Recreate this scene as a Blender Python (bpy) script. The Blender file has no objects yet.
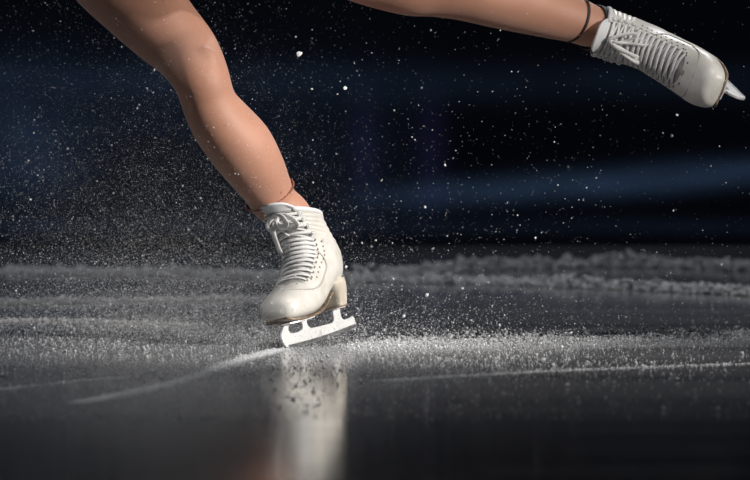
import bpy, bmesh, math, random
import numpy as np
from mathutils import Vector, Matrix, noise
random.seed(7); RS = np.random.RandomState(11)
C = bpy.context.scene.collection
scene = bpy.context.scene

# ------------------------------------------------------------------ camera, world, lights, exposure
W, H, F = 750, 480, 4400.0
CAM_Z = 0.45
PITCH = math.atan(142.0 / F)
cam_d = bpy.data.cameras.new('camera'); cam = bpy.data.objects.new('camera', cam_d); C.objects.link(cam)
cam_d.sensor_width = 36; cam_d.lens = F / W * 36
cam.location = (0, 0, CAM_Z); cam.rotation_euler = (math.pi / 2 - PITCH, 0, 0)
cam_d.clip_end = 200; cam_d.clip_start = 0.1
cam_d.dof.use_dof = True; cam_d.dof.focus_distance = 7.98
cam_d.dof.aperture_fstop = (cam_d.lens / 1000) / 0.036
scene.camera = cam

def ray(px, py):
    x = (px - W / 2) / F; u = -(py - H / 2) / F
    c, s = math.cos(PITCH), math.sin(PITCH)
    return Vector((x, c + u * s, -s + u * c))
def P(px, py, Y):
    r = ray(px, py); t = Y / r.y
    return Vector((r.x * t, Y, CAM_Z + r.z * t))
def G(px, py, z=0.0):
    r = ray(px, py); t = (z - CAM_Z) / r.z
    return Vector((r.x * t, r.y * t, z))

world = bpy.data.worlds.new('arena_dark'); scene.world = world; world.use_nodes = True
world.node_tree.nodes['Background'].inputs[0].default_value = (0.10, 0.14, 0.25, 1)
world.node_tree.nodes['Background'].inputs[1].default_value = 0.035

def spot(name, loc, target, power, angle, blend, size, col=(1, 1, 1)):
    d = bpy.data.lights.new(name, 'SPOT'); d.energy = power; d.spot_size = math.radians(angle)
    d.spot_blend = blend; d.shadow_soft_size = size; d.color = col
    o = bpy.data.objects.new(name, d); C.objects.link(o); o.location = loc
    o.rotation_euler = (Vector(target) - Vector(loc)).to_track_quat('-Z', 'Y').to_euler(); return o
spot('follow_spot', (4.5, 4.9, 1.8), (-0.27, 8.0, 0.16), 1900, 14, 1.0, 0.10, (1.0, 0.95, 0.88))
spot('back_spot', (2.5, 16.0, 7.0), (0.0, 8.3, 0.1), 750, 26, 0.6, 0.15, (0.98, 0.985, 1.0))
spot('overhead_spot', (0.6, 4.6, 7.5), (-0.2, 8.2, 0.0), 900, 34, 0.8, 0.25, (1.0, 0.98, 0.96))
spot('side_spot', (-6.0, 6.5, 4.5), (-0.1, 8.4, 0.1), 130, 30, 0.8, 0.3, (0.85, 0.92, 1.0))
spot('board_wash', (0.0, 9.0, 7.0), (0.0, 13.5, 0.3), 820, 80, 0.8, 0.5, (0.93, 0.96, 1.0))

scene.view_settings.view_transform = 'Standard'; scene.view_settings.look = 'None'
scene.view_settings.exposure = 0.0; scene.view_settings.gamma = 1.0
scene.view_settings.use_curve_mapping = False
scene.cycles.max_bounces = 6
scene.cycles.use_denoising = True

# ------------------------------------------------------------------ helpers
def mat(name, col, rough=0.5, metal=0.0, **kw):
    m = bpy.data.materials.new(name); m.use_nodes = True
    b = m.node_tree.nodes['Principled BSDF']
    b.inputs['Base Color'].default_value = (*col, 1); b.inputs['Roughness'].default_value = rough
    b.inputs['Metallic'].default_value = metal
    for k, v in kw.items(): b.inputs[k.replace('_', ' ')].default_value = v
    return m
def nd(m, t, **kw):
    n = m.node_tree.nodes.new(t)
    for k, v in kw.items(): setattr(n, k, v)
    return n
def noise_mix(m, c1, c2, scale, detail=4, lo=0.35, hi=0.65, bump=0.0, bscale=None, coord='Object', vec=None):
    nt = m.node_tree; L = nt.links; b = nt.nodes['Principled BSDF']
    tc = nd(m, 'ShaderNodeTexCoord'); mp = nd(m, 'ShaderNodeMapping')
    if vec: mp.inputs['Scale'].default_value = vec
    L.new(tc.outputs[coord], mp.inputs[0])
    n = nd(m, 'ShaderNodeTexNoise'); n.inputs['Scale'].default_value = scale; n.inputs['Detail'].default_value = detail
    r = nd(m, 'ShaderNodeValToRGB'); r.color_ramp.elements[0].position = lo; r.color_ramp.elements[1].position = hi
    r.color_ramp.elements[0].color = (*c1, 1); r.color_ramp.elements[1].color = (*c2, 1)
    L.new(mp.outputs[0], n.inputs['Vector']); L.new(n.outputs['Fac'], r.inputs[0]); L.new(r.outputs[0], b.inputs['Base Color'])
    if bump:
        n2 = nd(m, 'ShaderNodeTexNoise'); n2.inputs['Scale'].default_value = bscale or scale * 6; n2.inputs['Detail'].default_value = 3
        L.new(mp.outputs[0], n2.inputs['Vector'])
        bp = nd(m, 'ShaderNodeBump'); bp.inputs['Strength'].default_value = bump; bp.inputs['Distance'].default_value = 0.001
        L.new(n2.outputs['Fac'], bp.inputs['Height']); L.new(bp.outputs[0], b.inputs['Normal'])
    return m

def link(name, me, m=None, parent=None):
    o = bpy.data.objects.new(name, me); C.objects.link(o)
    if m is not None:
        for mm in (m if isinstance(m, (list, tuple)) else [m]): me.materials.append(mm)
    if parent is not None: o.parent = parent
    return o
def pymesh(name, vs, fs, smooth=True, mi=None):
    me = bpy.data.meshes.new(name); me.from_pydata([tuple(v) for v in vs], [], fs); me.update()
    if smooth: me.polygons.foreach_set('use_smooth', [True] * len(me.polygons))
    if mi is not None: me.polygons.foreach_set('material_index', mi)
    return me
def tag(o, label=None, cat=None, group=None, kind=None):
    if label: o['label'] = label
    if cat: o['category'] = cat
    if group: o['group'] = group
    if kind: o['kind'] = kind
    return o
def smoothstep(a, b, x):
    t = min(1, max(0, (x - a) / (b - a))); return t * t * (3 - 2 * t)
def catmull(pts, n):
    pts = [np.array(p, float) for p in pts]; out = []
    pts = [2 * pts[0] - pts[1]] + pts + [2 * pts[-1] - pts[-2]]
    m = len(pts) - 3
    for i in range(n + 1):
        u = i / n * m; k = min(int(u), m - 1); t = u - k
        a, b, c, d = pts[k:k + 4]
        out.append(0.5 * (2 * b + (c - a) * t + (2 * a - 5 * b + 4 * c - d) * t * t + (3 * b - a - 3 * c + d) * t ** 3))
    return out
def tube(pts, ra, rb=None, ns=8, normals=None, closed=False, taper=False):
    """elliptic tube along pts: ra across, rb along the normals"""
    rb = rb or ra; pts = [Vector(p) for p in pts]; n = len(pts); vs, fs = [], []
    for i, p in enumerate(pts):
        if closed: t = pts[(i + 1) % n] - pts[i - 1]
        else: t = pts[min(i + 1, n - 1)] - pts[max(i - 1, 0)]
        t.normalize()
        nn = Vector(normals[i]) if normals else Vector((0, 0.3, 1))
        nn = (nn - t * nn.dot(t)); nn.normalize(); bb = t.cross(nn)
        k = 1.0
        if taper and (i == 0 or i == n - 1): k = 0.35
        for j in range(ns):
            a = 2 * math.pi * j / ns
            vs.append(p + bb * (math.cos(a) * ra * k) + nn * (math.sin(a) * rb * k))
    m = n if closed else n - 1
    for i in range(m):
        for j in range(ns):
            a = i * ns + j; b = i * ns + (j + 1) % ns; c = ((i + 1) % n) * ns + (j + 1) % ns; d = ((i + 1) % n) * ns + j
            fs.append((a, b, c, d))
    if not closed:
        fs.append(tuple(range(ns - 1, -1, -1))); fs.append(tuple((n - 1) * ns + j for j in range(ns)))
    return vs, fs
def merge(parts):
    vs, fs = [], []
    for v, f in parts:
        o = len(vs); vs += list(v); fs += [tuple(i + o for i in q) for q in f]
    return vs, fs
def box(x0, x1, y0, y1, z0, z1):
    v = [(x, y, z) for z in (z0, z1) for y in (y0, y1) for x in (x0, x1)]
    f = [(0, 2, 3, 1), (4, 5, 7, 6), (0, 1, 5, 4), (2, 6, 7, 3), (0, 4, 6, 2), (1, 3, 7, 5)]
    return v, f

# ------------------------------------------------------------------ materials
M = {}
# ice: dark glossy sheet with long wiped streaks and powder dusting
def ice_material():
    m = mat('ice', (0.02, 0.022, 0.026), 0.14, 0.0, IOR=1.31)
    nt = m.node_tree; L = nt.links; b = nt.nodes['Principled BSDF']
    tc = nd(m, 'ShaderNodeTexCoord')
    def ns(scale, vec, detail, lo, hi, rough=0.55):
        mp = nd(m, 'ShaderNodeMapping'); mp.inputs['Scale'].default_value = vec
        L.new(tc.outputs['Object'], mp.inputs[0])
        n = nd(m, 'ShaderNodeTexNoise'); n.inputs['Scale'].default_value = scale; n.inputs['Detail'].default_value = detail
        n.inputs['Roughness'].default_value = rough
        r = nd(m, 'ShaderNodeMapRange'); r.inputs[1].default_value = lo; r.inputs[2].default_value = hi
        L.new(mp.outputs[0], n.inputs['Vector']); L.new(n.outputs['Fac'], r.inputs[0]); return r.outputs[0]
    def math_(op, a, c):
        q = nd(m, 'ShaderNodeMath', operation=op)
        for i, v in enumerate((a, c)):
            if isinstance(v, (int, float)): q.inputs[i].default_value = v
            else: L.new(v, q.inputs[i])
        return q.outputs[0]
    streak = ns(1.0, (0.35, 5.0, 1), 5, 0.35, 0.75)
    fine = ns(60.0, (1.0, 1.0, 1), 3, 0.45, 0.8)
    # powder dusting plus painted paling of the lit ice around the skater (x about -0.4, y about 8), thinning outwards
    sp = nd(m, 'ShaderNodeSeparateXYZ'); L.new(tc.outputs['Object'], sp.inputs[0])
    dx = math_('DIVIDE', math_('ADD', sp.outputs[0], 0.25), 0.95); dy = math_('DIVIDE', math_('SUBTRACT', sp.outputs[1], 7.95), 1.3)
    r2 = math_('ADD', math_('MULTIPLY', dx, dx), math_('MULTIPLY', dy, dy))
    near = math_('EXPONENT', math_('MULTIPLY', r2, -1.0), 0.0)
    a = math_('MULTIPLY', streak, 0.30)
    a = math_('ADD', a, math_('MULTIPLY', math_('MULTIPLY', near, 0.40), math_('ADD', math_('MULTIPLY', fine, 0.7), 0.45)))
    mx = nd(m, 'ShaderNodeMix', data_type='RGBA')
    mx.inputs[6].default_value = (0.062, 0.064, 0.070, 1); mx.inputs[7].default_value = (0.42, 0.42, 0.43, 1)
    L.new(a, mx.inputs[0]); L.new(mx.outputs[2], b.inputs['Base Color'])
    rr = math_('ADD', 0.095, math_('MULTIPLY', a, 0.12)); L.new(rr, b.inputs['Roughness'])
    bp = nd(m, 'ShaderNodeBump'); bp.inputs['Strength'].default_value = 0.05; bp.inputs['Distance'].default_value = 0.002
    wav = ns(6.0, (0.4, 3.0, 1), 4, 0.0, 1.0); L.new(wav, bp.inputs['Height']); L.new(bp.outputs[0], b.inputs['Normal'])
    return m
M['ice'] = ice_material()
M['snow'] = mat('snow', (0.80, 0.82, 0.85), 0.6)
M['crumb'] = mat('ground_ice_crumb', (0.45, 0.46, 0.48), 0.6)
M['ridge'] = mat('packed_snow', (0.33, 0.33, 0.34), 0.7)
M['skin'] = noise_mix(mat('tights', (0.55, 0.30, 0.20), 0.58, Sheen_Weight=0.2), (0.44, 0.215, 0.142), (0.51, 0.258, 0.178), 9, bump=0.12, bscale=900)
M['skin'].node_tree.nodes['Principled BSDF'].inputs['Subsurface Weight'].default_value = 0.06
M['skin'].node_tree.nodes['Principled BSDF'].inputs['Subsurface Radius'].default_value = (0.01, 0.004, 0.002)
M['leather'] = noise_mix(mat('white_leather', (0.7, 0.68, 0.63), 0.38), (0.60, 0.575, 0.53), (0.72, 0.70, 0.66), 28, lo=0.3, hi=0.6, bump=0.25, bscale=420)
M['tongue'] = noise_mix(mat('tongue_leather', (0.5, 0.5, 0.5), 0.6), (0.26, 0.25, 0.24), (0.38, 0.37, 0.36), 60, bump=0.4, bscale=700)
M['lining'] = mat('white_lining', (0.68, 0.69, 0.71), 0.8)
M['lace'] = noise_mix(mat('cotton_lace', (0.75, 0.75, 0.75), 0.75), (0.66, 0.66, 0.66), (0.80, 0.80, 0.80), 300, bump=0.5, bscale=1500)
M['hole'] = mat('punched_hole', (0.02, 0.018, 0.016), 0.8)
M['seam'] = mat('seam_thread', (0.33, 0.31, 0.28), 0.7)
M['heel'] = noise_mix(mat('stacked_heel', (0.6, 0.52, 0.42), 0.45), (0.54, 0.48, 0.40), (0.68, 0.62, 0.54), 30, bump=0.2)
M['sole'] = noise_mix(mat('brown_sole', (0.10, 0.06, 0.04), 0.5), (0.15, 0.095, 0.06), (0.30, 0.22, 0.15), 40)
M['steel'] = mat('satin_steel', (0.90, 0.90, 0.91), 0.36, 0.15)
M['edge'] = noise_mix(mat('ground_steel', (0.5, 0.5, 0.52), 0.35, 0.9), (0.35, 0.36, 0.38), (0.6, 0.6, 0.62), 120)
M['cord'] = noise_mix(mat('red_brown_cord', (0.22, 0.06, 0.03), 0.5), (0.16, 0.04, 0.02), (0.32, 0.10, 0.05), 260)
M['black'] = mat('dark_band_and_shade', (0.02, 0.012, 0.01), 0.6)  # near-black for the ankle band and the painted collar shade
M['costume'] = noise_mix(mat('costume_mesh', (0.3, 0.2, 0.16), 0.5), (0.30, 0.24, 0.21), (0.38, 0.31, 0.27), 50)

# boards: near-black navy plastic with soft printed blue bands
def board_material():
    m = mat('rink_board_print', (0.01, 0.015, 0.03), 0.45)
    nt = m.node_tree; L = nt.links; b = nt.nodes['Principled BSDF']
    tc = nd(m, 'ShaderNodeTexCoord'); sp = nd(m, 'ShaderNodeSeparateXYZ'); L.new(tc.outputs['Object'], sp.inputs[0])
    X, Z = sp.outputs[0], sp.outputs[2]
    def mt(op, a, c=0.0, d=None):
        q = nd(m, 'ShaderNodeMath', operation=op)
        for i, v in enumerate((a, c) if d is None else (a, c, d)):
            if isinstance(v, (int, float)): q.inputs[i].default_value = v
            else: L.new(v, q.inputs[i])
        return q.outputs[0]
    def gauss(v, c, w):
        t = mt('DIVIDE', mt('SUBTRACT', v, c), w); return mt('EXPONENT', mt('MULTIPLY', mt('MULTIPLY', t, t), -1.0))
    def step(v, a, c):
        r = nd(m, 'ShaderNodeMapRange'); r.interpolation_type = 'SMOOTHSTEP'; r.inputs[1].default_value = a; r.inputs[2].default_value = c
        L.new(v, r.inputs[0]); return r.outputs[0]
    nz = nd(m, 'ShaderNodeTexNoise'); nz.inputs['Scale'].default_value = 2.2; nz.inputs['Detail'].default_value = 2
    mp = nd(m, 'ShaderNodeMapping'); mp.inputs['Scale'].default_value = (1.2, 1, 3.5); L.new(tc.outputs['Object'], mp.inputs[0]); L.new(mp.outputs[0], nz.inputs['Vector'])
    N = step(nz.outputs['Fac'], 0.3, 0.7)
    zz = mt('SUBTRACT', Z, mt('MULTIPLY', X, 0.075))
    b1 = mt('MULTIPLY', gauss(zz, 0.140, 0.045), step(X, -0.25, 0.30))
    b2 = mt('MULTIPLY', gauss(Z, 0.50, 0.060), mt('SUBTRACT', 0.62, mt('MULTIPLY', step(X, 0.0, 1.0), 0.25)))
    left = mt('MULTIPLY', gauss(X, -1.05, 0.17), gauss(Z, 0.30, 0.20))
    cl = mt('MULTIPLY', mt('ADD', gauss(X, -0.03, 0.05), gauss(X, 0.17, 0.05)), gauss(Z, 0.28, 0.16))
    low = mt('MULTIPLY', gauss(Z, 0.06, 0.03), 0.22)
    wide = mt('MULTIPLY', gauss(Z, 0.30, 0.28), mt('MULTIPLY', step(mt('MULTIPLY', X, -1.0), -0.3, 0.2), 0.18))
    s = mt('ADD', mt('ADD', mt('ADD', b1, mt('MULTIPLY', b2, 0.42)), mt('ADD', mt('MULTIPLY', left, 0.50), low)), wide)
    s = mt('MULTIPLY', s, mt('ADD', 0.65, mt('MULTIPLY', N, 0.4)))
    def addc(prev, fac, col):
        v = nd(m, 'ShaderNodeVectorMath', operation='SCALE'); v.inputs[0].default_value = col; L.new(fac, v.inputs['Scale'])
        a = nd(m, 'ShaderNodeVectorMath', operation='ADD'); L.new(v.outputs[0], a.inputs[1])
        if isinstance(prev, tuple): a.inputs[0].default_value = prev
        else: L.new(prev, a.inputs[0])
        return a.outputs[0]
    c = addc((0.0015, 0.0022, 0.006), s, (0.072, 0.130, 0.240)); c = addc(c, cl, (0.016, 0.016, 0.055))
    L.new(c, b.inputs['Base Color']); b.inputs['Specular IOR Level'].default_value = 0.15
    return m
M['board'] = board_material()

# ------------------------------------------------------------------ the setting
me = pymesh('floor', [(-14, -1.5, 0), (14, -1.5, 0), (14, 14.2, 0), (-14, 14.2, 0)], [(0, 1, 2, 3)], False)
tag(link('floor', me, M['ice']), 'dark glossy sheet of rink ice', kind='structure')
BY = 13.38
v, f = box(-14, 14, BY, BY + 0.12, 0.0, 1.10)
tag(link('wall_back', pymesh('wall_back', v, f, False), M['board']), 'dark navy rink boards with soft blue bands', kind='structure')
v, f = box(-14, 14, BY - 0.02, BY + 0.14, 1.10, 1.14)
tag(link('trim_1', pymesh('trim_1', v, f, False), mat('board_cap', (0.02, 0.03, 0.06), 0.4)), 'cap rail along the top of the rink boards', kind='structure')

# ------------------------------------------------------------------ figure skate
SEC = [  # A(x,z) sole/back line, B(x,z) front line, half width, widest-at (0 at A .. 1 at B)
 ((.1640, .064), (.1655, .073), .012, .5), ((.1600, .056), (.1620, .088), .027, .45), ((.1480, .0515), (.1500, .098), .0375, .42),
 ((.1250, .050), (.1260, .106), .0445, .40), ((.0950, .050), (.1010, .113), .0480, .38), ((.0620, .053), (.0800, .123), .0470, .38),
 ((.0280, .063), (.0650, .135), .0460, .42), ((-.0080, .079), (.0530, .148), .0440, .47), ((-.0480, .091), (.0440, .161), .0425, .52),
 ((-.0830, .0955), (.0380, .174), .0415, .56), ((-.0980, .110), (.0340, .187), .0415, .58), ((-.0985, .132), (.0320, .200), .0425, .58),
 ((-.0910, .156), (.0320, .213), .0440, .56), ((-.0840, .178), (.0335, .226), .0445, .54), ((-.0820, .200), (.0360, .238), .0450, .53),
 ((-.0840, .222), (.0400, .250), .0455, .52)]
NS = len(SEC) - 1
def skate_surface(flex):
    arr = [[*a, *b, w, k] for a, b, w, k in SEC]
    tbl = catmull(arr, 150)
    def S(s, t, off=0.0):
        """s 0..1 from toe to collar; t angle, 0 = front centre line, pi = sole/back; off = outward offset"""
        def raw(s, t):
            q = min(max(s, 0), 1) * 150; i = min(int(q), 149); fr = q - i
            ax, az, bx, bz, w, k = tbl[i] * (1 - fr) + tbl[i + 1] * fr
            c = math.cos(t); sn = math.sin(t)
            e = 0.86 if s < 0.55 else 0.92
            c2 = math.copysign(abs(c) ** e, c); s2 = math.copysign(abs(sn) ** e, sn)
            if s < 0.5 and c < 0: c2 = -min(1, abs(c) ** 0.62)   # flatter under the sole
            u = 0.5 + 0.5 * c2
            u = u ** (1 + (0.5 - k) * 0.9)
            x = ax + (bx - ax) * u; z = az + (bz - az) * u
            y = w * s2
            fx = flex * max(0, z - 0.15) ** 1.15 * 1.6
            return Vector((x + fx, y, z))
        p = raw(s, t)
        if off:
            d1 = raw(min(1, s + .01), t) - raw(max(0, s - .01), t); d2 = raw(s, t + .03) - raw(s, t - .03)
            n = d2.cross(d1)
            if n.length > 1e-12:
                n.normalize()
                cx = raw(s, 0).lerp(raw(s, math.pi), 0.5)
                if n.dot(p - cx) < 0: n = -n
                p = p + n * off
        return p
    def Nn(s, t):
        return (S(s, t, 0.004) - S(s, t)).normalized()
    return S, Nn
S_V = 0.285      # where the throat begins
def throat(s):   # half angle of the opening
    if s < S_V: return 0.0
    k = min(1, (s - S_V) / 0.10)
    base = 0.74 + 0.10 * smoothstep(0.4, 0.6, s) - 0.12 * smoothstep(0.75, 1.0, s)
    return base * math.sqrt(max(0, 1 - (1 - k) ** 2))

def figure_skate(flex, bow_side):
    S, Nn = skate_surface(flex)
    root = bpy.data.objects.new('figure_skate', None); root.empty_display_size = 0.05; C.objects.link(root)
    # --- boot shell with open throat: ring runs from +throat round the back to -throat
    NSs, NT = 96, 72; vs, fs, mi = [], [], []
    for i in range(NSs + 1):
        s = i / NSs; th = throat(s)
        for j in range(NT + 1):
            t = th + (2 * math.pi - 2 * th) * j / NT
            off = 0.0015 * math.exp(-((s - 0.985) / 0.012) ** 2)
            p = S(s, t, off if off > 1e-5 else 0.0)
            if s > 0.80:   # soft wrinkles over the ankle leather
                p += Nn(s, t) * 0.0007 * math.sin(s * 160 + 3 * math.sin(t * 2))
            vs.append(p)
    for i in range(NSs):
        for j in range(NT):
            a = i * (NT + 1) + j; fs.append((a, a + NT + 1, a + NT + 2, a + 1)); mi.append(0)
    o0 = len(vs); fs.append(tuple(range(NT, -1, -1))); mi.append(0)
    me = pymesh('boot', vs, fs, True, mi)
    bm = bmesh.new(); bm.from_mesh(me); bmesh.ops.remove_doubles(bm, verts=bm.verts, dist=0.00005)
    bmesh.ops.recalc_face_normals(bm, faces=bm.faces)
    # make normals point outwards
    sm = sum((f.normal.dot(f.calc_center_median() - Vector((0.02, 0, .12))) for f in bm.faces))
    if sm < 0: bmesh.ops.reverse_faces(bm, faces=bm.faces)
    bm.to_mesh(me); bm.free()
    boot = link('boot', me, [M['leather'], M['lining']], root)
    sd = boot.modifiers.new('thick', 'SOLIDIFY'); sd.thickness = 0.0028; sd.offset = -1
    # --- seams and perforations, children of the boot
    parts = []
    for sg in (1, -1):
        for dt in (0.0, 0.05):
            pts, nn = [], []
            for k in range(41):
                q = k / 40; s = 0.27 + 0.40 * q; t = (1.10 + dt) - 0.0 * q
                t = 0.20 * 0 + (0.0 + (1.22 + dt) * math.sin(math.pi * min(1, q * 1.05 + 0.0)) ** 0.55) if False else t
                # arc: from the vamp centre, back under the eyelets, up to the ankle
                s = 0.195 + 0.455 * q; t = (0.05 + (1.38 + dt) * (1 - (1 - min(1, q / 0.55)) ** 2) ** 0.5) * (1 - 0.42 * smoothstep(0.66, 1.0, q))
                pts.append(S(s, sg * t, 0.0003)); nn.append(Nn(s, sg * t))
            parts.append(tube(pts, 0.00045, 0.0004, 6, nn))
    link('seam', pymesh('seam', *merge(parts)), M['seam'], boot)
    pm = pymesh('perforation', [(math.cos(a) * .0018, math.sin(a) * .0018, 0) for a in [2 * math.pi * i / 10 for i in range(10)]] + [(0, 0, .0002)], [(i, (i + 1) % 10, 10) for i in range(10)])
    pm.materials.append(M['hole'])
    for sg in (1, -1):
        for k in range(12):
            s = 0.275 + 0.040 * k; t = sg * (throat(s) + 0.36 if s > 0.39 else 0.38 + (s - 0.275) * 6.2)
            c = S(s, t, 0.0004); n = Nn(s, t); e1 = (S(s + .01, t) - S(s, t)).normalized(); e2 = n.cross(e1)
            o = bpy.data.objects.new('perforation', pm); C.objects.link(o); o.parent = boot
            mm = Matrix((e1, e2, n)).transposed().to_4x4(); mm.translation = c; o.matrix_local = mm
    # collar padding roll
    pts = []; nn = []
    for j in range(49):
        t = throat(1) + (2 * math.pi - 2 * throat(1)) * j / 48
        pts.append(S(0.995, t, -0.001)); nn.append((0, 0, 1))
    link('collar_roll', pymesh('collar_roll', *tube(pts, 0.0036, 0.0045, 10, nn, taper=True)), M['lining'], boot)
    # --- tongue
    vs, fs = [], []; n1, n2 = 70, 22
    topx = 1.0
    for i in range(n1 + 1):
        q = i / n1; s = 0.265 + (topx - 0.265) * min(1, q / 0.90)
        for j in range(n2 + 1):
            th = (throat(s) if s > S_V + .02 else 0.1) + 0.20
            t = th * (2 * j / n2 - 1)
            p = S(s, t, -0.0042 + 0.0020 * math.cos(t / th * math.pi / 2) + 0.0005 * math.sin(s * 120))
            if q > 0.90:
                k = (q - 0.90) / 0.10
                p += Vector((0.006 * k + 0.004 * k * k + flex * .01 * k, 0, (0.011 if bow_side else 0.018) * k * (1 - 0.75 * (t / th) ** 4)))
            vs.append(p)
    for i in range(n1):
        for j in range(n2):
            a = i * (n2 + 1) + j; fs.append((a, a + 1, a + n2 + 2, a + n2 + 1))
    me = pymesh('tongue', vs, fs, True, [1 if (k // n2) > n1 * 0.86 else 0 for k in range(len(fs))])
    tg = link('tongue', me, [M['tongue'], M['lining']], root)
    sd = tg.modifiers.new('thick', 'SOLIDIFY'); sd.thickness = 0.004; sd.offset = 0
    # --- eyelets and hooks
    rows = [0.325 + 0.0425 * k for k in range(10)]       # laced rows
    hooks = [0.775, 0.84, 0.90, 0.955]
    def ring_mesh():
        pts = [(math.cos(a) * 0.0030, math.sin(a) * 0.0030, 0) for a in [2 * math.pi * i / 14 for i in range(14)]]
        a = tube(pts, 0.0008, 0.0007, 6, [(0, 0, 1)] * 14, closed=True)
        b = ([(math.cos(q) * .0028, math.sin(q) * .0028, 0.0001) for q in [2 * math.pi * i / 12 for i in range(12)]], [tuple(range(12))])
        v, f = merge([a, b]); mi = [0] * (len(f) - 1) + [1]
        return pymesh('eyelet', v, f, True, mi)
    em = ring_mesh(); em.materials.append(M['leather']); em.materials.append(M['hole'])
    # hook: base disc + bent tab
    hv = merge([tube([(0, 0, 0), (0, 0, .0022), (0.0006, 0, .0036), (.0022, 0, .0046), (.0042, 0, .0044)], 0.0018, 0.0010, 8, [(1, 0, .1)] * 5, taper=True),
                tube([(0, 0, -.0004), (0, 0, .0006)], 0.0032, 0.0032, 12, [(1, 0, 0)] * 2)])
    hm = pymesh('lace_hook', *hv); hm.materials.append(M['steel'])
    def place(mesh, nm, s, t, off):
        o = bpy.data.objects.new(nm, mesh); C.objects.link(o); o.parent = root
        n = Nn(s, t); e = (S(s, t * 1.15) - S(s, t)); e = (e - n * e.dot(n)).normalized(); b = n.cross(e)
        m = Matrix((e, b, n)).transposed().to_4x4(); m.translation = S(s, t, off); o.matrix_local = m; return o
    for s in rows:
        for sg in (1, -1): place(em, 'eyelet', s, sg * (throat(s) + 0.115), 0.0006)
    for s in hooks:
        for sg in (1, -1): place(hm, 'lace_hook', s, sg * (throat(s) + 0.13), 0.0004)
    # --- lace: crossed flat strands, bow and ends
    parts = []
    allr = [(s, throat(s) + 0.10) for s in rows] + [(s, throat(s) + 0.15) for s in hooks]
    def strand(s0, t0, s1, t1, lift, ra=0.0021):
        pts, nn = [], []
        for k in range(15):
            q = k / 14; s = s0 + (s1 - s0) * q; t = t0 + (t1 - t0) * q
            bul = math.sin(math.pi * q)
            pts.append(S(s, t, 0.0012 + lift * bul - 0.0022 * bul)); nn.append(Nn(s, t))
        return tube(pts, ra, 0.0011, 8, nn, taper=True)
    for k in range(len(allr) - 1):
        (s0, t0), (s1, t1) = allr[k], allr[k + 1]
        parts.append(strand(s0, t0, s1, -t1, 0.0012, .0022)); parts.append(strand(s0, -t0, s1, t1, 0.0050, .0027))
    (s0, t0) = allr[0]; parts.append(strand(s0, t0, s0, -t0, 0.003))
    (s0, t0) = allr[-1]; parts.append(strand(s0, t0, s0, -t0, 0.005))
    for s_, t_ in allr[10:]:
        for sg in (1, -1):     # strand wrapped round each hook
            c = S(s_, sg * t_, 0.003); n = Nn(s_, sg * t_); e = (S(s_ + .01, sg * t_) - S(s_, sg * t_)).normalized(); b2 = n.cross(e)
            parts.append(tube([c + (e * math.cos(a) + b2 * math.sin(a)) * .0038 for a in [math.pi * 2 * i / 10 for i in range(10)]], 0.0012, 0.0016, 6, [n] * 10, closed=True))
    lace = link('lace', pymesh('lace', *merge(parts)), M['lace'], root)
    # bow: knot, two loops, two ends
    kb = S(0.93, 0.0, 0.008); n = Nn(0.9, 0); up = (S(0.95, 0) - S(0.85, 0)).normalized(); y = Vector((0, 1, 0))
    bp = []
    bp.append(tube([kb - y * .006, kb - y * .003 + n * .002, kb + n * .003, kb + y * .003 + n * .002, kb + y * .006], 0.0045, 0.0038, 10, [n] * 5, taper=True))
    def loop(dx, dn, L, wdt, drop, rr=.0030):
        pts, nn = [], []
        for k in range(25):
            a = 2 * math.pi * k / 24
            r = math.sin(a / 2)
            p = kb + n * (.003 + dn * r * r) + y * (dx * L * (1 - math.cos(a)) / 2) + up * (wdt * math.sin(a) - drop * r * r)
            pts.append(p); nn.append((n + y * 0.3 * math.sin(a)).normalized())
        return tube(pts, rr, 0.0010, 8, nn)
    def end(dx, L, drop, dn, r=0.0028):
        pts, nn = [], []
        for k in range(18):
            q = k / 17
            pts.append(kb + n * (.003 + dn * math.sin(math.pi * min(1, q * 1.1)) ** 1) + y * (dx * (q ** 0.8) * L) - up * (drop * q ** 1.3) + n * .003 * math.sin(q * 9)); nn.append(n)
        return tube(pts, r, 0.0012, 8, nn, taper=True)
    if bow_side:      # planted boot: bow at the collar, one end hanging down the outer flank
        bp += [loop(1, .010, .042, .017, .004, .0056), loop(.75, .018, .040, .014, -.012, .0056), loop(-.7, .010, .024, .010, .008, .004), end(-.80, .034, .088, .014, .0046), end(.5, .016, .040, .009)]
    else:             # raised boot: loops fall along the vamp
        bp += [loop(1, .008, .030, .012, .034), loop(-1, .008, .020, .010, .060), end(.55, .030, .075, .008), end(-.3, .040, .070, .010, .0036)]
    link('lace_bow', pymesh('lace_bow', *merge(bp)), M['lace'], root)
    # --- sole with raised heel
    vs, fs = [], []; n1 = 44
    for i in range(n1 + 1):
        s = 0.05 + 0.42 * i / n1
        q = min(max(s, 0), 1) * NS; k = min(int(q), NS - 1)
        a = S(s, math.pi); wv = abs(S(s, math.pi * 0.60).y) * (0.90 if s < .3 else 0.92 - 0.10 * smoothstep(.3, .5, s))
        for y_, z_ in ((-1, .002), (1, .002), (1, -.0018), (-1, -.0018)):
            vs.append(Vector((a.x, wv * y_, a.z + z_)))
    for i in range(n1):
        for j in range(4):
            a = i * 4 + j; b = i * 4 + (j + 1) % 4; fs.append((a, b, b + 4, a + 4))
    fs.append((3, 2, 1, 0)); fs.append(tuple(n1 * 4 + j for j in range(4)))
    so = link('sole', pymesh('sole', vs, fs, False), M['sole'], root)
    bv = so.modifiers.new('b', 'BEVEL'); bv.width = 0.001; bv.segments = 2
    # heel block
    lv = []; nr = 36
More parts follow.
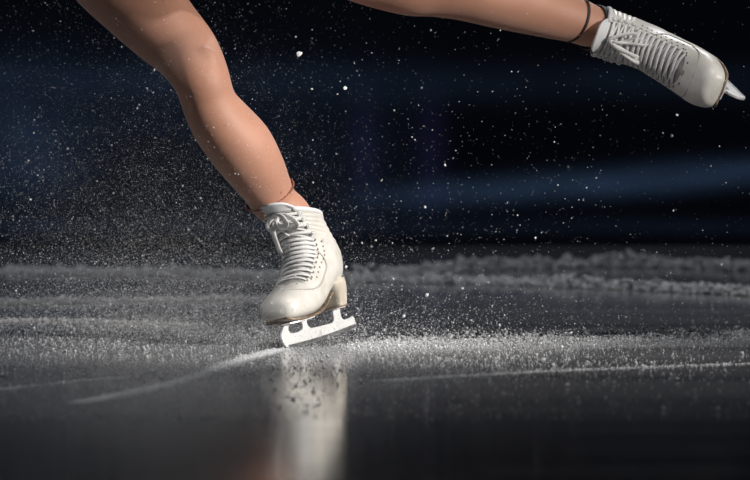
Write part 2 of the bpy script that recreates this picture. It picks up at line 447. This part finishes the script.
    levels = [(.1020, -.0900, -.0080, .0340), (.0920, -.0935, -.0180, .0330), (.0800, -.0925, -.0325, .0305), (.0700, -.0895, -.0375, .0285),
              (.0620, -.0870, -.0395, .0275), (.0540, -.0850, -.0390, .0265), (.0520, -.0845, -.0395, .0260)]
    vs, fs = [], []
    for z, x0, x1, w in levels:
        for j in range(nr):
            a = 2 * math.pi * j / nr; c, s_ = math.cos(a), math.sin(a)
            xx = (x0 + x1) / 2 + (x1 - x0) / 2 * (math.copysign(abs(c) ** (0.45 if c > 0 else 0.95), c))
            if c > 0: xx -= 0.007 * (1 - s_ * s_)      # hollow breast
            vs.append((xx, w * math.copysign(abs(s_) ** (.75), s_), z))
    for i in range(len(levels) - 1):
        for j in range(nr):
            a = i * nr + j; b = i * nr + (j + 1) % nr; fs.append((a, a + nr, b + nr, b))
    fs.append(tuple(range(nr))); fs.append(tuple((len(levels) - 1) * nr + j for j in range(nr - 1, -1, -1)))
    hl = link('heel', pymesh('heel', vs, fs, True), M['heel'], root)
    v, f = [], []
    for z in (.0520, .0495):
        for j in range(nr):
            a = 2 * math.pi * j / nr; c, s_ = math.cos(a), math.sin(a)
            v.append((-.0618 + .0232 * math.copysign(abs(c) ** .6, c), .0262 * math.copysign(abs(s_) ** .75, s_), z))
    f = [(j, j + nr, (j + 1) % nr + nr, (j + 1) % nr) for j in range(nr)] + [tuple(range(nr)), tuple(range(2 * nr - 1, nr - 1, -1))]
    link('heel_cap', pymesh('heel_cap', v, f, False), M['sole'], hl)
    # --- blade (profile in x,z with openings), extruded across y
    cu = bpy.data.curves.new('blade_profile', 'CURVE'); cu.dimensions = '2D'; cu.fill_mode = 'BOTH'; cu.extrude = 0.0019; cu.bevel_depth = 0.0005; cu.bevel_resolution = 1
    def rock(x):   # underside rocker
        return 0.0 + 0.000 + (x - 0.045) ** 2 / (2 * 3.3)
    outline = []
    bott = [(-.128 + i * (.145 + .128) / 40) for i in range(41)]
    outline += [(x, rock(x)) for x in bott]
    # toe pick teeth climbing up the front
    x, z = .147, rock(.145)
    teeth = [(.1475, .0065), (.1525, .0048), (.1530, .0100), (.1575, .0090), (.1570, .0145), (.1610, .0145), (.1595, .0200), (.1625, .0215), (.1600, .0270)]
    outline += teeth
    outline += [(.1560, .0330), (.1470, .0400), (.1360, .0450), (.1290, .0478)]           # front stanchion outer curve
    outline += [(.0450, .0478), (.0500, .0440), (.0560, .0400), (.0560, .0360), (.0535, .0305), (.0470, .0265), (.0380, .0250)]
    outline += [(-.0330, .0235), (-.0450, .0240), (-.0515, .0270), (-.0545, .0320), (-.0565, .0440), (-.0580, .0490)]
    outline += [(-.0850, .0490), (-.0815, .0430), (-.0805, .0350), (-.0825, .0280), (-.0880, .0240), (-.0980, .0225), (-.1180, .0235), (-.1270, .0250), (-.1320, .0215), (-.1330, .0100)]
    hole = []
    for k in range(28):
        a = 2 * math.pi * k / 28; c, s_ = math.cos(a), math.sin(a)
        hole.append((.1010 + .0290 * math.copysign(abs(c) ** .75, c) * (1.0 if c < 0 else 1.05 - .12 * s_), .0350 + .0100 * math.copysign(abs(s_) ** .8, s_)))
    for loop_ in (outline, hole):
        sp = cu.splines.new('POLY'); sp.points.add(len(loop_) - 1); sp.use_cyclic_u = True
        for q, (a, b) in zip(sp.points, loop_): q.co = (a, b, 0, 1)
    tmp = bpy.data.objects.new('tmp_profile', cu); C.objects.link(tmp)
    dg = bpy.context.evaluated_depsgraph_get(); me = bpy.data.meshes.new_from_object(tmp.evaluated_get(dg))
    bpy.data.objects.remove(tmp)
    me.transform(Matrix.Rotation(math.pi / 2, 4, 'X')); me.name = 'blade'
    bl = link('blade', me, M['steel'], root)
    # ground chrome edge strip
    vs, fs = [], []
    xs = [-.1300 + i * (.1440 + .130) / 40 for i in range(41)]
    for x in xs:
        z = rock(x)
        for y_, z_ in ((-.0026, .0065), (-.0026, -.0002), (.0026, -.0002), (.0026, .0065)): vs.append((x, y_, z + z_))
    for i in range(40):
        for j in range(4):
            a = i * 4 + j; b = i * 4 + (j + 1) % 4; fs.append((a, b, b + 4, a + 4))
    fs += [(3, 2, 1, 0), (160, 161, 162, 163)]
    link('ground_edge', pymesh('ground_edge', vs, fs, False), M['edge'], bl)
    # mounting plates with screws
    scm = pymesh('screw', *tube([(0, 0, -.0012), (0, 0, .001)], .0028, .0028, 10, [(1, 0, 0)] * 2), False); scm.materials.append(M['edge'])
    def plate(nm, outline2, z0, z1, screws):
        n = len(outline2); v = [(x, y_, z0) for x, y_ in outline2] + [(x, y_, z1) for x, y_ in outline2]
        f = [tuple(range(n - 1, -1, -1)), tuple(range(n, 2 * n))] + [(i, (i + 1) % n, (i + 1) % n + n, i + n) for i in range(n)]
        p = link(nm, pymesh(nm, v, f, False), M['steel'], bl)
        for x, y_ in screws:
            q = bpy.data.objects.new('screw', scm); C.objects.link(q); q.parent = bl; q.location = (x, y_, z0)
        return p
    pts = [(.148, 0), (.145, .016), (.130, .027), (.105, .028), (.075, .024), (.050, .018), (.042, .008), (.040, 0)]
    ol = pts + [(x, -y_) for x, y_ in pts[-2:0:-1]]
    plate('sole_plate', ol, .0445, .0470, [(.130, .020), (.105, .022), (.075, .017), (.130, -.020), (.105, -.022), (.075, -.017)])
    pts = [(-.044, 0), (-.045, .016), (-.060, .019), (-.080, .017), (-.090, .008), (-.0925, 0)]
    ol = pts + [(x, -y_) for x, y_ in pts[-2:0:-1]]
    plate('heel_plate', ol, .0475, .0497, [(-.055, .013), (-.078, .012), (-.055, -.013), (-.078, -.012)])
    return root, S

def basis(x, z):
    x = x.normalized(); y = z.cross(x).normalized(); z = x.cross(y).normalized()
    return Matrix((x, y, z)).transposed()

# planted skate (her right foot): toe towards camera, heel lifted, leaning
YAW, PIT, ROLL = math.radians(64), math.radians(4.8), math.radians(11)
fwd = Vector((-math.cos(YAW) * math.cos(PIT), -math.sin(YAW) * math.cos(PIT), -math.sin(PIT)))
side = Vector((0, 0, 1)).cross(fwd).normalized()        # local +y (towards image right)
up0 = fwd.cross(side)
up = up0 * math.cos(ROLL) - side * math.sin(ROLL)
R1 = basis(fwd, up)
skateA, SA = figure_skate(0.45, True)
contact = G(292, 347.5)
mA = R1.to_4x4(); mA.translation = contact - R1 @ Vector((.128, 0, 0.0015))
skateA.matrix_world = mA
tag(skateA, 'white figure skate planted on the ice by its toe, blade and heel showing', 'figure skate', 'pair of white figure skates')

# raised skate (her left foot): vamp towards camera, toe pointing down to the right
AX = math.radians(21.5); PHI = math.radians(22)
vdir = Vector((-0.11, -1, -0.19)).normalized()
udir = Vector((-math.cos(AX), 0, math.sin(AX))); udir = (udir - vdir * udir.dot(vdir)).normalized()
xl = vdir * math.cos(PHI) - udir * math.sin(PHI); zl = vdir * math.sin(PHI) + udir * math.cos(PHI)
R2 = basis(xl, zl)
skateB, SB = figure_skate(-0.20, False)
YB = 8.10
mB = R2.to_4x4(); mB.translation = P(601, 31.5, YB) - R2 @ Vector((-.040, 0, .236))
skateB.matrix_world = mB
tag(skateB, 'white figure skate raised in the air with laces facing the viewer', 'figure skate', 'pair of white figure skates')

# ------------------------------------------------------------------ the skater: one continuous body surface
def ringtube(st):
    """st: (centre Vector, r_inplane, r_depth)"""
    n = 28; vs, fs = [], []
    arr = catmull([[*c, a, b] for c, a, b in st], (len(st) - 1) * 6)
    cs = [Vector(q[:3]) for q in arr]
    for i, q in enumerate(arr):
        t = (cs[min(i + 1, len(cs) - 1)] - cs[max(i - 1, 0)]).normalized()
        d = Vector((0, 1, 0)); d = (d - t * d.dot(t)).normalized(); e = t.cross(d)
        for j in range(n):
            a = 2 * math.pi * j / n
            vs.append(cs[i] + e * (math.cos(a) * q[3]) + d * (math.sin(a) * q[4]))
    for i in range(len(arr) - 1):
        for j in range(n):
            a = i * n + j; b = i * n + (j + 1) % n; fs.append((a, b, b + n, a + n))
    fs.append(tuple(range(n - 1, -1, -1))); fs.append(tuple((len(arr) - 1) * n + j for j in range(n)))
    return vs, fs
def blob(c, r, R=None):
    bm = bmesh.new(); bmesh.ops.create_icosphere(bm, subdivisions=3, radius=1)
    m = Matrix.Diagonal((*r, 1)); m = (R.to_4x4() if R else Matrix()) @ m; m.translation = c
    bmesh.ops.transform(bm, matrix=m, verts=bm.verts)
    bm.verts.index_update(); v = [x.co.copy() for x in bm.verts]; f = [tuple(q.index for q in p.verts) for p in bm.faces]; bm.free(); return v, f
PX = 1 / 550.0
def st(px, py, Y, w, k=1.0):
    r = w / 2 * Y / F
    return (P(px, py, Y), r, r * k)
wA = lambda p: (skateA.matrix_world @ Vector(p))
wB = lambda p: (skateB.matrix_world @ Vector(p))
cx0 = SA(.97, 0).lerp(SA(.97, math.pi), .5); cx1 = SA(.66, 0).lerp(SA(.66, math.pi), .45)
colA = wA(cx0); ankA = wA(cx1)
YK = colA.y - 0.13
def yy(q): return colA.y + (YK - colA.y) * q
legA = [st(93, -62, 8.04, 104, .95), st(112, -30, 8.02, 95, .95), st(140, 3, 8.0, 84, .98), st(165, 30, 7.975, 75, 1.0), st(186, 52, 7.95, 66.5, 1.05), st(200, 76, YK, 58.5, 1.12),
        st(206.5, 95, yy(.97), 55, 1.12), st(211.5, 108, yy(.92), 56.5, 1.12), st(222.5, 124.5, yy(.80), 62.5, 1.13), st(241, 147, yy(.62), 66, 1.1), st(256, 169.5, yy(.42), 59.5, 1.08),
        st(266.5, 187.5, yy(.22), 51, 1.08), st(275, 203, yy(.07), 46, 1.08), (colA, .036, .040), (ankA, .027, .032), (wA((-.02, 0, .13)), .026, .034)]
cb0 = SB(.97, 0).lerp(SB(.97, math.pi), .5); cb1 = SB(.66, 0).lerp(SB(.66, math.pi), .45)
colB = wB(cb0); ankB = wB(cb1)
YKB = colB.y - 0.10
def yb(q): return colB.y + (YKB - colB.y) * q
legB = [st(172, -92, 8.02, 110, .95), st(240, -78, 8.0, 105, .95), st(300, -60, 7.99, 92, .95), st(345, -42, 7.98, 80, 1.0), st(378, -26, YKB, 69, 1.05), st(410, -15, yb(.97), 62, 1.1),
        st(434, -14, yb(.9), 62, 1.1), st(462, -12, yb(.8), 65, 1.12), st(492, -5, yb(.66), 64, 1.12), st(528, 4, yb(.46), 61, 1.1), st(553, 13, yb(.30), 53, 1.05), st(575, 20, yb(.16), 46.5, 1.05),
        st(592, 27, yb(.07), 43, 1.05), (colB, .034, .038), (ankB, .026, .034), (wB((-.02, 0, .13)), .026, .034)]
pieces = [ringtube(legA), ringtube(legB)]
hipc = P(132, -92, 8.04)
pieces.append(blob(hipc, (.135, .105, .105)))
pieces.append(ringtube([(hipc, .13, .10), (P(118, -150, 8.04), .115, .09), (P(98, -215, 8.03), .115, .085), (P(75, -290, 8.0), .14, .09), (P(62, -330, 7.98), .12, .075), (P(54, -352, 7.97), .05, .05), (P(50, -385, 7.95), .045, .05)]))
# knee cap, shin edge and hamstring tendons
pieces.append(blob(P(206, 64, YK - .034), (.024, .013, .032)))
pieces.append(blob(P(398, -14, YKB - .030), (.028, .012, .022)))
v, f = merge(pieces)
person = link('person', pymesh('person', v, f), M['skin'])
rm = person.modifiers.new('remesh', 'REMESH'); rm.mode = 'VOXEL'; rm.voxel_size = 0.0045; rm.use_smooth_shade = True
sm = person.modifiers.new('smooth', 'SMOOTH'); sm.factor = 0.6; sm.iterations = 14
dg = bpy.context.evaluated_depsgraph_get(); me = bpy.data.meshes.new_from_object(person.evaluated_get(dg)); person.modifiers.clear(); person.data = me
if not me.materials: me.materials.append(M['skin'])
me.polygons.foreach_set('use_smooth', [True] * len(me.polygons))
tag(person, 'skater in tan tights balancing on one leg with the other stretched out high', 'person')

# cords round the ankles, and a shade ring at the raised collar
def cord_loop(pts2d, name, m, r, Yf, n=40):
    pts = catmull(pts2d, n)
    return pts
def anklet(name, c, ax, rx, ry, tilt, m, r, twist=True):
    ax = ax.normalized(); d = Vector((0, 1, 0)); d = (d - ax * d.dot(ax)).normalized(); e = ax.cross(d)
    pts = []
    n = 72
    for i in range(n):
        a = 2 * math.pi * i / n
        pts.append(c + e * (math.cos(a) * rx) + d * (math.sin(a) * ry) + ax * (tilt[0] * math.cos(a) + tilt[1] * math.sin(a)))
    nn = [((p - c) - ax * (p - c).dot(ax)).normalized() for p in pts]
    if twist:   # two twisted strands
        A, B = [], []
        for i, p in enumerate(pts):
            ph = i / n * 2 * math.pi * 18; n_ = nn[i]
            A.append(p + n_ * (r * .5 * math.cos(ph)) + ax * (r * .5 * math.sin(ph))); B.append(p - n_ * (r * .5 * math.cos(ph)) - ax * (r * .5 * math.sin(ph)))
        v, f = merge([tube(A, r * .62, r * .62, 6, nn, closed=True), tube(B, r * .62, r * .62, 6, nn, closed=True)])
    else: v, f = tube(pts, r * 1.3, r * .5, 8, nn, closed=True)
    return link(name, pymesh(name, v, f), m, person)
a0 = P(269.5, 195, yy(.12)); axv = P(277, 207, yy(.04)) - P(262, 184, yy(.2))
anklet('ankle_cord', a0, axv, .0492, .0520, (0.003, 0.002), M['cord'], .0022)['label'] = 'reddish-brown twisted cord round the standing ankle'
b0 = P(574, 19, yb(.16)); bxv = P(590, 26, yb(.08)) - P(558, 14, yb(.28))
anklet('ankle_band', b0, bxv, .0440, .0450, (0.0, -0.010), M['black'], .0022, False)['label'] = 'thin dark band round the raised ankle'
b0 = P(594, 28, yb(.06))
anklet('collar_shade', b0, bxv, .0415, .0425, (-0.001, -0.012), M['black'], .0055, False)['label'] = 'dark strip as painted shade above the raised boot'  # dark ring stands in for the shade between leg and boot collar
v, f = ringtube([(P(133, -95, 8.04), .137, .112), (P(118, -150, 8.04), .119, .094), (P(98, -215, 8.03), .119, .089), (P(80, -270, 8.01), .139, .091), (P(70, -305, 7.99), .140, .088)])
link('leotard', pymesh('leotard', v, f), M['costume'], person)
# skirt above the frame edge: flared, pleated hem round both thighs
vs, fs = [], []; n = 96; lv = 14
for i in range(lv + 1):
    q = i / lv
    for j in range(n):
        a = 2 * math.pi * j / n
        rr = .135 + .075 * q + .010 * q * math.sin(a * 13)
        c = P(124, -128, 8.04).lerp(P(140, -52, 8.03), q)
        vs.append(c + Vector((math.cos(a) * rr * 1.08, math.sin(a) * rr * .85, .012 * q * math.sin(a * 7))))
for i in range(lv):
    for j in range(n):
        a = i * n + j; b = i * n + (j + 1) % n; fs.append((a, b, b + n, a + n))
sk = link('skirt', pymesh('skirt', vs, fs), M['costume'], person); q = sk.modifiers.new('t', 'SOLIDIFY'); q.thickness = .0015

# ------------------------------------------------------------------ snow
OCT_V = np.array([(1, 0, 0), (-1, 0, 0), (0, 1, 0), (0, -1, 0), (0, 0, 1), (0, 0, -1)], float)
OCT_F = np.array([(0, 2, 4), (2, 1, 4), (1, 3, 4), (3, 0, 4), (2, 0, 5), (1, 2, 5), (3, 1, 5), (0, 3, 5)])
def randrot(n):
    q = RS.normal(size=(n, 4)); q /= np.linalg.norm(q, axis=1)[:, None]; w, x, y, z = q.T
    return np.stack([np.stack([1 - 2 * (y * y + z * z), 2 * (x * y - z * w), 2 * (x * z + y * w)], 1),
                     np.stack([2 * (x * y + z * w), 1 - 2 * (x * x + z * z), 2 * (y * z - x * w)], 1),
                     np.stack([2 * (x * z - y * w), 2 * (y * z + x * w), 1 - 2 * (x * x + y * y)], 1)], 1)
def grains(name, pos, size, m, aniso=0.45, base=(OCT_V, OCT_F), jit=0.25):
    pos = np.asarray(pos, float); n = len(pos); BV, BF = base; nv = len(BV)
    sc = size[:, None, None] * (1 + aniso * (RS.rand(n, 1, 3) - 0.5) * 2) * BV[None] * (1 + jit * (RS.rand(n, nv, 1) - .5) * 2)
    vs = np.einsum('nij,nvj->nvi', randrot(n), sc) + pos[:, None]
    fs = (BF[None] + (np.arange(n) * nv)[:, None, None]).reshape(-1, 3)
    me = bpy.data.meshes.new(name); me.vertices.add(n * nv); me.vertices.foreach_set('co', vs.reshape(-1))
    me.loops.add(len(fs) * 3); me.loops.foreach_set('vertex_index', fs.reshape(-1).astype(np.int32))
    me.polygons.add(len(fs)); me.polygons.foreach_set('loop_start', np.arange(len(fs), dtype=np.int32) * 3)
    me.update(calc_edges=True); return link(name, me, m)
bm = bmesh.new(); bmesh.ops.create_icosphere(bm, subdivisions=2, radius=1); bm.verts.index_update()
ICO = (np.array([v.co[:] for v in bm.verts]), np.array([[v.index for v in f.verts] for f in bm.faces])); bm.free()

def stuff(name, pos, size, m, label, cat='snow', **kw):
    o = grains(name, pos, size, m, **kw); tag(o, label, cat, kind='stuff'); return o
def gpx(px, py):   # vectorised ground point
    x = (px - W / 2) / F; u = -(py - H / 2) / F; c, s = math.cos(PITCH), math.sin(PITCH)
    ry = c + u * s; rz = -s + u * c; t = -CAM_Z / rz
    return x * t, ry * t

# ridge of ploughed snow along a ground line
def ridge(name, line, n, width, hgt, size, label, clump=6.0, m='ridge', big=0.08):
    k0 = len(line) - 1; line = list(line)
    if line[0][0] < 0: line.insert(0, (line[0][0] - 260, line[0][1] + (line[0][1] - line[1][1]) * 1.5))
    if line[-1][0] >= 800: line.append((1060, line[-1][1] + (line[-1][1] - line[-2][1]) * 1.5))
    n = int(n * (len(line) - 1) / k0)
    L = np.array([G(*p)[:2] for p in line]); L = np.array(catmull(L, 200))
    u = RS.rand(n) * 200; i = u.astype(int).clip(0, 199); fr = (u - i)[:, None]
    p = L[i] * (1 - fr) + L[i + 1] * fr
    cl = np.array([0.5 + 0.5 * noise.noise(Vector((a[0] * clump, a[1] * 2, 3.1))) + 0.35 * noise.noise(Vector((a[0] * clump * 4, 0, 7.7))) for a in p]).clip(0.05, 1.2)
    lat = RS.normal(size=n) * width; z = np.abs(RS.rand(n) ** 1.5) * hgt * cl * np.exp(-(lat / (width * 1.6)) ** 2)
    sz = size * (0.45 + 0.6 * RS.rand(n)) * (1 + 1.3 * (RS.rand(n) < big))
    pos = np.stack([p[:, 0] + RS.normal(size=n) * .01, p[:, 1] + lat, z + sz * .4], 1)
    return stuff(name, pos, sz, M[m], label, base=ICO if size > .0035 else (OCT_V, OCT_F), jit=.35)
ridge('snow_ridge', [(360, 278), (440, 272), (520, 268), (640, 266), (800, 272)], 4200, .06, .042, .0045, 'furthest broken snow ridge across the dark ice near the boards')
ridge('snow_ridge', [(300, 280), (420, 282), (540, 285), (660, 290), (800, 297)], 3600, .05, .030, .0045, 'second snow ridge just in front of the furthest one')
ridge('snow_ridge', [(-60, 272), (60, 273), (180, 274), (300, 278)], 2600, .07, .022, .0040, 'soft low snow ridge behind the flying ice spray')
ridge('snow_ridge', [(-60, 303), (40, 303), (150, 301), (270, 299)], 3000, .03, .012, .0026, 'thin snow ridge crossing the ice behind the planted skate')
ridge('snow_ridge', [(-60, 322), (60, 321), (200, 326)], 900, .03, .006, .0022, 'faint sparse snow line nearer than the thin ridge')
ridge('snow_ridge', [(345, 350), (430, 346), (560, 343), (680, 340), (800, 339)], 5200, .075, .030, .00135, 'sharp sparkling snow ridge trailing away beside the blade', clump=9, m='snow', big=.05)
ridge('snow_powder', [(300, 352), (345, 351), (430, 348), (560, 345), (680, 342), (800, 341)], 17000, .085, .006, .00055, 'fine powder lying under the sparkling snow ridge', m='crumb')
ridge('snow_clumps', [(360, 345), (430, 341), (560, 337), (680, 335), (800, 334)], 900, .04, .034, .0027, 'coarse upright clumps along the top of the sparkling ridge', clump=14, m='crumb')
ridge('scratch_line', [(380, 381), (480, 375), (600, 369), (800, 362)], 2200, .010, .003, .0007, 'thin curved blade scratch in front of the sparkling ridge', m='snow')
ridge('blade_track', [(75, 403), (130, 393), (190, 378), (235, 362), (262, 354), (284, 349)], 8000, .0035, .004, .0007, 'pale curved blade track leading up to the planted skate', m='snow')
ridge('scratch_line', [(-60, 393), (20, 387), (90, 380), (130, 377)], 900, .008, .002, .0007, 'faint scratch behind the pale curved blade track', m='snow')

# loose crumbs on the ice
def crumbs(n, fx, fy, size, name, label, m='snow'):
    px, py = fx(n), fy(n); x, y = gpx(px, py); s = size * RS.lognormal(0, .45, n)
    return stuff(name, np.stack([x, y, s * .6], 1), s, M[m], label)
px = np.concatenate([RS.normal(150, 130, 8000), RS.uniform(-30, 330, 5000), RS.normal(450, 130, 5000), RS.uniform(330, 780, 2500)])
py = np.concatenate([RS.normal(352, 22, 8000), RS.uniform(290, 420, 5000), RS.normal(362, 13, 5000), RS.uniform(290, 420, 2500)])
keep = (py > 262) & (py < 425); px, py = px[keep], py[keep]
x, y = gpx(px, py); s = .00062 * RS.lognormal(0, .6, len(x))
stuff('snow_crumbs', np.stack([x, y, s * .6], 1), s, M['crumb'], 'loose crumbs of shaved ice scattered over the dark rink ice')

# flying spray: fine mist of chips thrown up round the skate
def spray(n, c, sg, zsc, size, sig=.5, z0=0.0, xo=0.0):
    x = RS.normal(c[0], sg[0], n); y = RS.normal(c[1], sg[1], n); z = z0 + RS.exponential(zsc, n)
    s = (size * RS.lognormal(0, sig, n)).clip(.0002, .0026)
    return np.stack([x + xo * z, y, z + .001], 1), s
A = [spray(120000, (-.38, 8.15), (.16, .28), .13, .00017), spray(14000, (-.40, 8.15), (.17, .30), .17, .00034), spray(24000, (-.60, 8.1), (.28, .35), .24, .00032), spray(9000, (-.25, 8.1), (.50, .45), .26, .00042),
     spray(30000, (-.25, 8.0), (.14, .15), .05, .00020), spray(1800, (-.42, 8.1), (.24, .32), .22, .00052), spray(7000, (.02, 8.05), (.18, .12), .030, .00045), spray(1500, (.05, 8.1), (.5, .5), .28, .00048)]
# high drifting chips across the frame
n = 2600; hx = RS.uniform(-.85, .85, n); keep = RS.rand(n) < np.where(hx < -.1, 1.0, .38); hx = hx[keep]; n = len(hx)
A.append((np.stack([hx, RS.uniform(7.5, 8.8, n), RS.uniform(.05, .75, n)], 1), (.00050 * RS.lognormal(0, .5, n)).clip(.0003, .0024)))
pos = np.concatenate([a[0] for a in A]); sz = np.concatenate([a[1] for a in A])
keep = (pos[:, 2] < 1.2) & (pos[:, 1] > 7.0); pos, sz = pos[keep], sz[keep]
stuff('ice_spray', pos, sz, M['snow'], 'fine spray of ice chips flying up round the planted skate', 'ice spray', aniso=.6)

# the few largest flying chips, one by one
def chip(px, py, Y, r, label):
    bm = bmesh.new(); bmesh.ops.create_icosphere(bm, subdivisions=2, radius=1)
    sd = random.random() * 50; ax = Vector((random.uniform(.7, 1.3), random.uniform(.7, 1.2), random.uniform(.6, 1.0)))
    for v in bm.verts:
        k = 1 + .45 * noise.noise(v.co * 1.6 + Vector((sd, 0, 0))); v.co = Vector((v.co.x * ax.x, v.co.y * ax.y, v.co.z * ax.z)) * k * r
    me = bpy.data.meshes.new('ice_chip'); bm.to_mesh(me); bm.free()
    o = link('ice_chip', me, M['snow']); o.location = P(px, py, Y); o.rotation_euler = (random.random() * 3, random.random() * 3, random.random() * 3)
    tag(o, label, 'ice chip', 'largest flying ice chips')
chip(299, 54, 7.95, .0052, 'largest white ice chip flying between the two knees')
chip(345, 88, 7.95, .0042, 'second large ice chip, lower and closer to the raised calf')
chip(312, 89, 8.0, .0022, 'small dim chip beside the second large flying chip')
chip(427, 295, 7.9, .0036, 'rounded ice chip hovering above the sparkling snow ridge')
chip(404, 316, 7.9, .0026, 'small ice chip low over the ridge near the blade tail')
chip(445, 165, 7.95, .0020, 'tiny bright chip above the start of the blue board band')
chip(425, 207, 7.9, .0026, 'flat bright ice chip in front of the blue board band')
chip(362, 243, 7.9, .0022, 'bright ice chip beside the boot above the furthest ridge')
chip(346, 267, 7.9, .0026, 'elongated ice chip just behind the heel of the planted boot')
chip(197, 376, 7.6, .0026, 'ice chip bouncing above the pale curved blade track')
chip(677, 115, 8.0, .0022, 'bright ice chip just under the toe of the raised boot')
